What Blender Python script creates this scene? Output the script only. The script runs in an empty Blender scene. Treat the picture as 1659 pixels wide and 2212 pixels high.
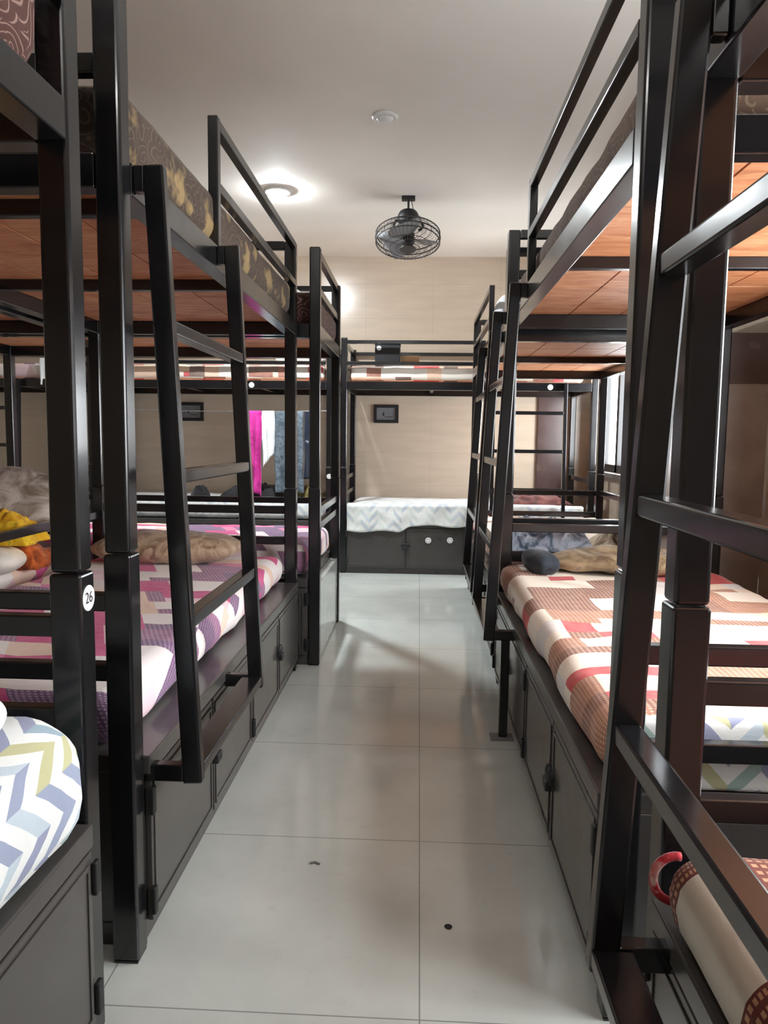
import bpy, bmesh, math, random
from mathutils import Vector, Matrix, noise
sc = bpy.context.scene
COL = sc.collection
random.seed(7)

# ------------------------------------------------------------------ helpers
def lin(c):
    return tuple(((v/255)/12.92 if v/255 <= .04045 else ((v/255+.055)/1.055)**2.4) for v in c) + (1,)

class MB:
    """collects shapes into one mesh"""
    def __init__(s): s.bm = bmesh.new(); s.uv = None
    def box(s, x0, x1, y0, y1, z0, z1, bev=.003):
        if x0 > x1: x0, x1 = x1, x0
        if y0 > y1: y0, y1 = y1, y0
        if z0 > z1: z0, z1 = z1, z0
        m = Matrix.Translation(((x0+x1)/2, (y0+y1)/2, (z0+z1)/2)) @ Matrix.Diagonal((x1-x0, y1-y0, z1-z0, 1))
        r = bmesh.ops.create_cube(s.bm, size=1, matrix=m)
        if bev > 0:
            es = list({e for v in r['verts'] for e in v.link_edges})
            b = min(bev, .3*min(x1-x0, y1-y0, z1-z0))
            bmesh.ops.bevel(s.bm, geom=es, offset=b, segments=3, profile=.5, affect='EDGES')
    def bar(s, p0, p1, w, h, side=(1, 0, 0), bev=.003):
        """box from p0 to p1; w along 'side', h along the other"""
        p0, p1 = Vector(p0), Vector(p1)
        d = (p1-p0); L = d.length; d.normalize()
        sd = Vector(side); sd = (sd - d*sd.dot(d)).normalized()
        o = d.cross(sd)
        R = Matrix((sd, o, d)).transposed().to_4x4()
        m = Matrix.Translation((p0+p1)/2) @ R @ Matrix.Diagonal((w, h, L, 1))
        r = bmesh.ops.create_cube(s.bm, size=1, matrix=m)
        if bev > 0:
            es = list({e for v in r['verts'] for e in v.link_edges})
            bmesh.ops.bevel(s.bm, geom=es, offset=min(bev, .3*min(w, h)), segments=2, profile=.5, affect='EDGES')
    def tube(s, pts, r, seg=8, closed=False):
        pts = [Vector(p) for p in pts]; n = len(pts); rings = []
        for i, p in enumerate(pts):
            a = pts[(i-1) % n] if (closed or i > 0) else p
            b = pts[(i+1) % n] if (closed or i < n-1) else p
            t = (b-a).normalized()
            if i == 0:
                ref = Vector((0, 0, 1)) if abs(t.z) < .9 else Vector((1, 0, 0))
                u = t.cross(ref).normalized()
            else: u = (u - t*u.dot(t)).normalized()
            v = t.cross(u)
            rings.append([s.bm.verts.new(p + (u*math.cos(k*2*math.pi/seg)+v*math.sin(k*2*math.pi/seg))*r) for k in range(seg)])
        for i in range(n if closed else n-1):
            A, B = rings[i], rings[(i+1) % n]
            for k in range(seg):
                s.bm.faces.new((A[k], A[(k+1) % seg], B[(k+1) % seg], B[k]))
        if not closed:
            s.bm.faces.new(rings[0][::-1]); s.bm.faces.new(rings[-1])
    def lathe(s, prof, c=(0, 0, 0), axis=(0, 0, 1), seg=32):
        """prof: list of (r, h) along axis"""
        ax = Vector(axis).normalized()
        ref = Vector((0, 0, 1)) if abs(ax.z) < .9 else Vector((1, 0, 0))
        u = ax.cross(ref).normalized(); v = ax.cross(u); c = Vector(c); rings = []
        for r, h in prof:
            rings.append([s.bm.verts.new(c + ax*h + (u*math.cos(k*2*math.pi/seg)+v*math.sin(k*2*math.pi/seg))*max(r, 1e-4)) for k in range(seg)])
        for A, B in zip(rings, rings[1:]):
            for k in range(seg):
                s.bm.faces.new((A[k], A[(k+1) % seg], B[(k+1) % seg], B[k]))
        s.bm.faces.new(rings[0][::-1]); s.bm.faces.new(rings[-1])
    def build(s, name, mat, parent=None, smooth=False, loc=None):
        bmesh.ops.recalc_face_normals(s.bm, faces=s.bm.faces)
        me = bpy.data.meshes.new(name); s.bm.to_mesh(me); s.bm.free()
        me.materials.append(mat)
        if smooth:
            for p in me.polygons: p.use_smooth = True
        o = bpy.data.objects.new(name, me); COL.objects.link(o)
        if parent: o.parent = parent
        if loc: o.location = loc
        return o

def empty(name, loc, label, cat, group=None):
    o = bpy.data.objects.new(name, None); o.location = loc; o.empty_display_size = .1
    COL.objects.link(o); tag(o, label, cat, group); return o
def tag(o, label, cat, group=None):
    o['label'] = label; o['category'] = cat
    if group: o['group'] = group
    return o
def struct(o): o['kind'] = 'structure'; return o

# ------------------------------------------------------------------ materials
def newmat(name):
    m = bpy.data.materials.new(name); m.use_nodes = True
    nt = m.node_tree; b = nt.nodes['Principled BSDF']
    return m, nt, b
def N(nt, t, **kw):
    n = nt.nodes.new(t)
    for k, v in kw.items(): setattr(n, k, v)
    return n
def L(nt, a, b): nt.links.new(a, b)
def M(nt, op, a, b=None, c=None):
    n = N(nt, 'ShaderNodeMath', operation=op)
    for i, v in enumerate((a, b, c)):
        if v is None: continue
        if isinstance(v, (int, float)): n.inputs[i].default_value = v
        else: L(nt, v, n.inputs[i])
    return n.outputs[0]
def ramp(nt, fac, stops, const=False):
    n = N(nt, 'ShaderNodeValToRGB'); cr = n.color_ramp
    if const: cr.interpolation = 'CONSTANT'
    while len(cr.elements) < len(stops): cr.elements.new(.5)
    for e, (p, c) in zip(cr.elements, stops): e.position = p; e.color = c
    L(nt, fac, n.inputs[0]); return n.outputs[0]
def mix(nt, f, a, b, mode='MIX'):
    n = N(nt, 'ShaderNodeMix', data_type='RGBA', blend_type=mode)
    for sock, v in ((n.inputs[0], f), (n.inputs[6], a), (n.inputs[7], b)):
        if isinstance(v, (int, float)): sock.default_value = v
        elif isinstance(v, tuple): sock.default_value = v
        else: L(nt, v, sock)
    return n.outputs[2]
def bump(nt, b, h, strength=.2, dist=.002):
    n = N(nt, 'ShaderNodeBump'); n.inputs['Strength'].default_value = strength; n.inputs['Distance'].default_value = dist
    L(nt, h, n.inputs['Height']); L(nt, n.outputs[0], b.inputs['Normal'])
def noise_tex(nt, vec, scale, detail=3, rough=.5, dist=0):
    n = N(nt, 'ShaderNodeTexNoise'); n.inputs['Scale'].default_value = scale
    n.inputs['Detail'].default_value = detail; n.inputs['Roughness'].default_value = rough
    n.inputs['Distortion'].default_value = dist
    if vec is not None: L(nt, vec, n.inputs['Vector'])
    return n.outputs[0]

def paint(name, c, rough=.3, coat=0., var=.12, spec=.5):
    m, nt, b = newmat(name)
    g = N(nt, 'ShaderNodeNewGeometry').outputs['Position']
    n = noise_tex(nt, g, 9, 4)
    c0 = lin(c)
    lo = tuple(v*(1-var) for v in c0[:3])+(1,); hi = tuple(v*(1+var) for v in c0[:3])+(1,)
    L(nt, ramp(nt, n, [(.3, lo), (.7, hi)]), b.inputs['Base Color'])
    L(nt, M(nt, 'MULTIPLY_ADD', n, .15, rough-.075), b.inputs['Roughness'])
    b.inputs['Coat Weight'].default_value = coat; b.inputs['Coat Roughness'].default_value = .12
    b.inputs['Specular IOR Level'].default_value = spec
    return m
def cloth(name, c1, c2, scale=14, c3=None, rough=.85, dist=1.0):
    m, nt, b = newmat(name)
    tc = N(nt, 'ShaderNodeTexCoord').outputs['Object']
    n = noise_tex(nt, tc, scale, 4, .55, dist)
    st = [(.35, lin(c1)), (.6, lin(c2))]
    if c3: st.append((.72, lin(c3)))
    L(nt, ramp(nt, n, st), b.inputs['Base Color'])
    b.inputs['Roughness'].default_value = rough; b.inputs['Specular IOR Level'].default_value = .25
    b.inputs['Sheen Weight'].default_value = .15
    w = noise_tex(nt, tc, 420, 2)
    bump(nt, b, w, .25, .001)
    return m
def uv_sep(nt):
    u = N(nt, 'ShaderNodeUVMap').outputs[0]
    s = N(nt, 'ShaderNodeSeparateXYZ'); L(nt, u, s.inputs[0]); return s.outputs[0], s.outputs[1], u
def white(nt, a, b, c):
    co = N(nt, 'ShaderNodeCombineXYZ')
    for i, v in enumerate((a, b, c)):
        if isinstance(v, (int, float)): co.inputs[i].default_value = v
        else: L(nt, v, co.inputs[i])
    w = N(nt, 'ShaderNodeTexWhiteNoise', noise_dimensions='3D'); L(nt, co.outputs[0], w.inputs[0]); return w.outputs[0]
def cloth_finish(nt, b, u, col):
    L(nt, col, b.inputs['Base Color'])
    b.inputs['Roughness'].default_value = .8; b.inputs['Specular IOR Level'].default_value = .2
    b.inputs['Sheen Weight'].default_value = .1
    n1 = noise_tex(nt, u, 7, 3, .5, 1.5); n2 = noise_tex(nt, u, 500, 2)
    bump(nt, b, M(nt, 'ADD', M(nt, 'MULTIPLY', n1, 6.), n2), .35, .002)
def patchwork(name, cols, dotted, w=.26, h=.15, seed=0., dotcol=(235, 215, 190), skew=0.):
    """printed patchwork sheet: cols = [(weight, rgb)], dotted = indices with a dot print"""
    m, nt, b = newmat(name)
    u, v, uv = uv_sep(nt)
    if skew: u = M(nt, 'MULTIPLY_ADD', v, skew, u)
    v1 = M(nt, 'DIVIDE', v, h); row = M(nt, 'FLOOR', v1); fv = M(nt, 'FRACT', v1)
    u1 = M(nt, 'ADD', M(nt, 'DIVIDE', u, w), M(nt, 'MULTIPLY', white(nt, row, seed, 3.3), 5.))
    colm = M(nt, 'FLOOR', u1); fu = M(nt, 'FRACT', u1)
    # split the cell into a main block and a narrow end block
    split = M(nt, 'MULTIPLY_ADD', white(nt, colm, row, seed+9), .5, .35)
    second = M(nt, 'GREATER_THAN', fu, split)
    low = M(nt, 'MULTIPLY', M(nt, 'LESS_THAN', fv, .36), M(nt, 'GREATER_THAN', white(nt, colm, row, seed+17), .5))
    idx = M(nt, 'ADD', M(nt, 'MULTIPLY', second, 31.), M(nt, 'MULTIPLY', low, 57.))
    r = white(nt, M(nt, 'ADD', colm, idx), row, seed+1.7)
    tot = sum(x for x, _ in cols); acc = 0; st = []; sm = []
    for i, (wt, c) in enumerate(cols):
        st.append((acc/tot, lin(c))); k = 1. if i in dotted else 0.
        sm.append((acc/tot, (k, k, k, 1))); acc += wt
    base = ramp(nt, r, st, True); mask = ramp(nt, r, sm, True)
    du = M(nt, 'SUBTRACT', M(nt, 'FRACT', M(nt, 'DIVIDE', u, .014)), .5)
    dv = M(nt, 'SUBTRACT', M(nt, 'FRACT', M(nt, 'DIVIDE', v, .010)), .5)
    dd = M(nt, 'ADD', M(nt, 'MULTIPLY', du, du), M(nt, 'MULTIPLY', dv, dv))
    dot = M(nt, 'MULTIPLY', M(nt, 'LESS_THAN', dd, .085), mask)
    col = mix(nt, M(nt, 'MULTIPLY', dot, .55), base, lin(dotcol))
    n = noise_tex(nt, uv, 25, 3)
    col = mix(nt, M(nt, 'MULTIPLY', n, .25), col, lin((245, 225, 215)))
    cloth_finish(nt, b, uv, col); return m
def chevron(name, cols, band=.085, per=.26, amp=.11, seed=0.):
    m, nt, b = newmat(name)
    u, v, uv = uv_sep(nt)
    tri = M(nt, 'PINGPONG', u, per/2)
    t = M(nt, 'DIVIDE', M(nt, 'MULTIPLY_ADD', tri, 2*amp/per*1.2, v), band)
    k = M(nt, 'FLOOR', t); seg = M(nt, 'FLOOR', M(nt, 'DIVIDE', u, per/2))
    odd = M(nt, 'GREATER_THAN', M(nt, 'FRACT', M(nt, 'MULTIPLY', k, .5)), .25)
    r = white(nt, k, M(nt, 'MULTIPLY', seg, 1.), seed)
    st = []
    for i, c in enumerate(cols): st.append((i/len(cols), lin(c)))
    c = ramp(nt, r, st, True)
    col = mix(nt, odd, lin((226, 227, 224)), c)
    cloth_finish(nt, b, uv, col); return m
def floral(name, ground, line, blotch, bl=.6):
    m, nt, b = newmat(name)
    u, v, uv = uv_sep(nt)
    mp = N(nt, 'ShaderNodeTexNoise'); mp.inputs['Scale'].default_value = 6; L(nt, uv, mp.inputs['Vector'])
    vm = N(nt, 'ShaderNodeVectorMath', operation='MULTIPLY_ADD'); L(nt, mp.outputs['Color'], vm.inputs[0])
    vm.inputs[1].default_value = (.12, .12, 0); L(nt, uv, vm.inputs[2])
    vo = N(nt, 'ShaderNodeTexVoronoi'); vo.inputs['Scale'].default_value = 17; L(nt, vm.outputs[0], vo.inputs['Vector'])
    sub = N(nt, 'ShaderNodeVectorMath', operation='SUBTRACT'); L(nt, vm.outputs[0], sub.inputs[0]); L(nt, vo.outputs['Position'], sub.inputs[1])
    sx = N(nt, 'ShaderNodeSeparateXYZ'); L(nt, sub.outputs[0], sx.inputs[0])
    ang = M(nt, 'ARCTAN2', sx.outputs[1], sx.outputs[0])
    s = M(nt, 'ABSOLUTE', M(nt, 'SINE', M(nt, 'ADD', M(nt, 'MULTIPLY', vo.outputs['Distance'], 13.), M(nt, 'MULTIPLY', ang, .5))))
    ln = ramp(nt, s, [(.1, (1, 1, 1, 1)), (.42, (.0, .0, .0, 1))])
    n = noise_tex(nt, uv, 9, 2)
    n2 = noise_tex(nt, uv, 9., 3)
    base = mix(nt, n, lin(ground), tuple(x*.45 for x in lin(ground)[:3])+(1,))
    bl_f = ramp(nt, n2, [(bl, (0, 0, 0, 1)), (bl+.08, (1, 1, 1, 1))])
    base = mix(nt, M(nt, 'MULTIPLY', bl_f, .8), base, lin(blotch))
    col = mix(nt, M(nt, 'MULTIPLY', ln, .6), base, lin(line))
    cloth_finish(nt, b, uv, col); return m

BLACK = paint('black_gloss_paint', (21, 21, 23), .22, .25)
DARK = paint('dark_grey_sheet_metal', (66, 63, 61), .30, .25)
BLK2 = paint('matt_black', (26, 26, 28), .5, 0)
STEEL = paint('worn_steel', (120, 118, 115), .35)
WHITE = paint('white_enamel', (235, 235, 232), .4)
STICK = paint('sticker_vinyl', (240, 240, 238), .5, 0, .03)
CARD = paint('cardboard_box', (170, 140, 105), .8, 0)
BROWN = paint('brown_laminate', (148, 136, 128), .22, .3)
BROWN2 = paint('dark_brown_laminate', (84, 66, 63), .25, .2)
REFL = paint('pale_grey_reflection', (176, 182, 176), .18, .4, .04)  # reflected light on the dark locker end, put into the colour
GREYGL = paint('picture_glass', (120, 122, 128), .15, .6)

def m_floor():
    m, nt, b = newmat('glossy_floor_tile')
    g = N(nt, 'ShaderNodeNewGeometry').outputs['Position']
    s = N(nt, 'ShaderNodeSeparateXYZ'); L(nt, g, s.inputs[0])
    T = .62
    def line(x, off):
        f = M(nt, 'FRACT', M(nt, 'DIVIDE', M(nt, 'SUBTRACT', x, off-.0015), T))
        return M(nt, 'LESS_THAN', f, .003/T)
    gl = M(nt, 'MAXIMUM', line(s.outputs[0], .018), line(s.outputs[1], .048))
    n = noise_tex(nt, g, 3.5, 5, .6)
    base = ramp(nt, n, [(.3, lin((190, 194, 188))), (.7, lin((204, 208, 202)))])
    n3 = noise_tex(nt, g, 26, 3)
    base = mix(nt, M(nt, 'MULTIPLY', ramp(nt, n3, [(.62, (0, 0, 0, 1)), (.8, (1, 1, 1, 1))]), .18), base, lin((150, 148, 140)))
    L(nt, mix(nt, M(nt, 'MULTIPLY', gl, .75), base, lin((112, 112, 108))), b.inputs['Base Color'])
    L(nt, M(nt, 'MULTIPLY_ADD', n, .10, .05), b.inputs['Roughness'])
    b.inputs['Specular IOR Level'].default_value = .55
    return m
FLOOR = m_floor()
def m_walltile(name, c, tx=.60, tz=.30, along=0):
    m, nt, b = newmat(name)
    g = N(nt, 'ShaderNodeNewGeometry').outputs['Position']
    s = N(nt, 'ShaderNodeSeparateXYZ'); L(nt, g, s.inputs[0])
    def line(x, off, T):
        f = M(nt, 'FRACT', M(nt, 'DIVIDE', M(nt, 'SUBTRACT', x, off), T)); return M(nt, 'LESS_THAN', f, .003/T)
    gl = M(nt, 'MAXIMUM', line(s.outputs[along], .1, tx), line(s.outputs[2], .06, tz))
    mp = N(nt, 'ShaderNodeMapping'); L(nt, g, mp.inputs[0]); mp.inputs['Scale'].default_value = (1, 1, 6)
    n = noise_tex(nt, mp.outputs[0], 3, 4)
    c0 = lin(c)
    base = ramp(nt, n, [(.3, tuple(v*.93 for v in c0[:3])+(1,)), (.7, tuple(min(1, v*1.05) for v in c0[:3])+(1,))])
    L(nt, mix(nt, M(nt, 'MULTIPLY', gl, .35), base, lin((150, 132, 112))), b.inputs['Base Color'])
    b.inputs['Roughness'].default_value = .22
    return m
WALL = m_walltile('beige_wall_tile', (203, 187, 168))
WALLS = m_walltile('beige_side_wall_tile', (205, 190, 172), along=1)
def m_plaster(name, c):
    m, nt, b = newmat(name)
    g = N(nt, 'ShaderNodeNewGeometry').outputs['Position']
    n = noise_tex(nt, g, 2.2, 5); c0 = lin(c)
    L(nt, ramp(nt, n, [(.3, tuple(v*.95 for v in c0[:3])+(1,)), (.7, c0)]), b.inputs['Base Color'])
    b.inputs['Roughness'].default_value = .75
    bump(nt, b, noise_tex(nt, g, 120, 3), .1, .002)
    return m
CEIL = m_plaster('ceiling_paint', (243, 238, 230))
def m_wood():
    m, nt, b = newmat('orange_plywood')
    tc = N(nt, 'ShaderNodeTexCoord').outputs['Object']
    mp = N(nt, 'ShaderNodeMapping'); L(nt, tc, mp.inputs[0]); mp.inputs['Scale'].default_value = (2.2, 9, 1)
    mp.inputs['Rotation'].default_value = (0, 0, .5)
    n = noise_tex(nt, mp.outputs[0], 2.6, 6, .62, 1.2)
    n2 = noise_tex(nt, tc, 2.2, 2)
    c = ramp(nt, n, [(.25, lin((118, 74, 50))), (.45, lin((190, 126, 86))), (.7, lin((220, 172, 130)))])
    c = mix(nt, M(nt, 'MULTIPLY', n2, .55), c, lin((200, 126, 82)))
    L(nt, c, b.inputs['Base Color']); b.inputs['Roughness'].default_value = .5
    bump(nt, b, n, .15, .002)
    return m
WOOD = m_wood()
def m_emit(name, c, s):
    m, nt, b = newmat(name)
    b.inputs['Base Color'].default_value = (1, 1, 1, 1)
    b.inputs['Emission Color'].default_value = c; b.inputs['Emission Strength'].default_value = s
    return m
def m_glass():
    m = bpy.data.materials.new('window_glass'); m.use_nodes = True; nt = m.node_tree
    nt.nodes.remove(nt.nodes['Principled BSDF'])
    t = N(nt, 'ShaderNodeBsdfTransparent'); gl = N(nt, 'ShaderNodeBsdfGlossy'); gl.inputs['Roughness'].default_value = .02
    mx = N(nt, 'ShaderNodeMixShader'); mx.inputs[0].default_value = .06
    L(nt, t.outputs[0], mx.inputs[1]); L(nt, gl.outputs[0], mx.inputs[2])
    L(nt, mx.outputs[0], nt.nodes['Material Output'].inputs[0]); return m
GLASS = m_glass()

PINK = patchwork('pink_patchwork_sheet', [(5, (242, 234, 232)), (2.4, (238, 205, 214)), (2.8, (206, 44, 128)), (3.2, (96, 50, 110)), (1.8, (140, 76, 124)), (2, (240, 208, 188)), (1.2, (226, 120, 165))], {3, 4}, .30, .17, 2., (205, 180, 205), .45)
REDP = patchwork('red_brown_patchwork_sheet', [(5, (240, 228, 210)), (2, (238, 212, 186)), (4.2, (122, 62, 44)), (1.6, (160, 98, 70)), (2.6, (200, 44, 54)), (1.2, (222, 218, 214))], {2, 3}, .34, .17, 5., (232, 200, 160))
REDP2 = patchwork('cream_red_check_sheet', [(6, (242, 236, 224)), (3, (242, 206, 178)), (2, (140, 74, 58)), (1.0, (215, 70, 80)), (1.6, (120, 98, 88))], {2}, .24, .11, 11., (225, 180, 150))
DARKP = patchwork('maroon_dotted_sheet', [(3, (112, 48, 42)), (2, (206, 190, 172)), (1.4, (190, 50, 56)), (3, (104, 58, 46))], {0, 3}, .42, .24, 4., (225, 190, 150))
def banded(name, u_side, v_lo, v_hi):
    m, nt, b = newmat(name)
    u, v, uv = uv_sep(nt)
    side = M(nt, 'LESS_THAN', u, u_side)
    band = M(nt, 'MULTIPLY', M(nt, 'GREATER_THAN', v, v_lo), M(nt, 'LESS_THAN', v, v_hi))
    cream = M(nt, 'MULTIPLY', side, band)
    blk = white(nt, M(nt, 'FLOOR', M(nt, 'DIVIDE', u, .22)), M(nt, 'FLOOR', M(nt, 'DIVIDE', v, .3)), 2.)
    base = ramp(nt, blk, [(0, lin((104, 46, 40))), (.45, lin((176, 46, 48))), (.62, lin((112, 56, 44))), (.85, lin((206, 192, 172)))], True)
    base = mix(nt, side, base, lin((104, 50, 42)))
    du = M(nt, 'SUBTRACT', M(nt, 'FRACT', M(nt, 'DIVIDE', u, .012)), .5); dv = M(nt, 'SUBTRACT', M(nt, 'FRACT', M(nt, 'DIVIDE', v, .016)), .5)
    dot = M(nt, 'MULTIPLY', M(nt, 'LESS_THAN', M(nt, 'ABSOLUTE', du), .3), M(nt, 'LESS_THAN', M(nt, 'ABSOLUTE', dv), .24))
    col = mix(nt, M(nt, 'MULTIPLY', dot, .6), base, lin((214, 170, 130)))
    col = mix(nt, cream, col, lin((206, 196, 180)))
    cloth_finish(nt, b, uv, col); return m
DARKB = banded('maroon_dotted_cream_band_sheet', 6*.37-.42, 6*.53+.66, 6*.53+.85)
ZIG = chevron('zigzag_sheet', [(150, 170, 182), (146, 150, 174), (158, 182, 174), (186, 198, 206), (150, 158, 180), (188, 186, 146)], .036, .12, .055)
ZIG2 = chevron('pale_zigzag_sheet', [(206, 213, 217), (194, 201, 208), (224, 226, 222), (212, 218, 214)], .04, .13, .06, 3.)
FLOR = floral('maroon_scroll_cover', (92, 62, 55), (172, 142, 130), (120, 84, 60), .7)
FLOR2 = floral('brown_gold_cover', (86, 72, 63), (122, 106, 90), (168, 142, 96), .56)
FLOR3 = floral('tan_brown_cover', (126, 100, 82), (160, 136, 112), (92, 66, 56), .6)

# ------------------------------------------------------------------ camera
F_PX, W_PX, H_PX = 1600., 1659, 2212
CAM_Z = 1.08
yv = Vector((906-W_PX/2, H_PX/2-950, -F_PX)).normalized()
roll = .012
up = Vector((roll, 1, 0)); up.z = -(up.x*yv.x+up.y*yv.y)/yv.z
zv = up.normalized(); xv = yv.cross(zv)
cam = bpy.data.cameras.new('camera'); co = bpy.data.objects.new('camera', cam); COL.objects.link(co)
cam.sensor_fit = 'VERTICAL'; cam.sensor_height = 24; cam.sensor_width = 24
cam.lens = 24*F_PX/H_PX; cam.clip_start = .02
co.matrix_world = Matrix.Translation((0, 0, CAM_Z)) @ Matrix((xv, yv, zv)).to_4x4()
sc.camera = co

# ------------------------------------------------------------------ room
XR, XLW, YB, YF, ZC = 1.52, -4.9, 6.79, -2.3, 2.70
mb = MB(); mb.box(XLW-.1, XR+.1, YF-.1, YB+.1, -.1, 0, 0); struct(mb.build('floor', FLOOR))
mb = MB(); mb.box(XLW-.1, XR+.1, YF-.1, YB+.1, ZC, ZC+.1, 0); struct(mb.build('ceiling', CEIL))
mb = MB(); mb.box(XLW-.1, XR+.1, YB, YB+.1, 0, ZC, 0); struct(mb.build('wall_back', WALL))
mb = MB(); mb.box(XLW-.1, XLW, YF, YB, 0, ZC, 0)
struct(mb.build('wall_left', WALLS))
WY0, WY1, WZ0, WZ1 = 5.1, 6.36, .84, 1.72
NY0, NY1, NZ1 = .3, 2.3, 2.0
mb = MB()
mb.box(XR, XR+.1, YF, NY0, 0, ZC, 0); mb.box(XR, XR+.1, NY1, WY0, 0, ZC, 0)
mb.box(XR, XR+.1, NY0, NY1, 0, WZ0, 0); mb.box(XR, XR+.1, NY0, NY1, NZ1, ZC, 0)
mb.box(XR, XR+.1, WY1, YB, 0, ZC, 0)
mb.box(XR, XR+.1, WY0, WY1, 0, WZ0, 0); mb.box(XR, XR+.1, WY0, WY1, WZ1, ZC, 0)
struct(mb.build('wall_right', WALLS))
mb = MB(); mb.box(XLW, XR, YF-.1, YF, 0, ZC, 0); struct(mb.build('wall_front', WALL))
def window(name, frame_boxes, glass_box):
    mb = MB()
    for b_ in frame_boxes: mb.box(*b_)
    w = struct(mb.build(name, BLK2))
    mb = MB(); mb.box(*glass_box, 0); mb.build('window_glass', GLASS, w)
x0, x1 = XR+.02, XR+.07
ym = 5.90
window('window_1', [(x0, x1, WY0, WY0+.05, WZ0, WZ1), (x0, x1, WY1-.04, WY1, WZ0, WZ1), (x0, x1, WY0, WY1, WZ0, WZ0+.06),
                    (x0, x1, WY0, WY1, WZ1-.05, WZ1), (x0, x1, ym-.03, ym+.03, WZ0, WZ1)],
       (XR+.045, XR+.05, WY0+.04, WY1-.03, WZ0+.05, WZ1-.04))
window('fill_window', [(x0, x1, NY0, NY1, WZ0, WZ0+.06), (x0, x1, NY0, NY1, NZ1-.05, NZ1)] +  # unseen window added on the right wall to brighten the room
       [(x0, x1, y-.03, y+.03, WZ0, NZ1) for y in (NY0+.03, .97, 1.63, NY1-.03)],
       (XR+.045, XR+.05, NY0+.03, NY1-.03, WZ0+.05, NZ1-.04))
mb = MB(); mb.box(1.06, 1.30, YB-.03, YB-.001, 0, 1.75); struct(mb.build('trim_1', BROWN2))
mb = MB(); mb.box(XR-.05, XR, WY0-.05, WY1+.05, WZ0-.04, WZ0, .004); struct(mb.build('trim_2', STEEL))

# ------------------------------------------------------------------ bunk beds
BG = 'black steel bunk beds'
def mapper(kind, ox, oy):
    """local (a: depth from the open face, l: along the bed) -> offset from the bed's origin corner"""
    return {'L': lambda a, l: (-a, l), 'R': lambda a, l: (a, l), 'B': lambda a, l: (l, a), 'P': lambda a, l: (-l, a)}[kind]

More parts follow.
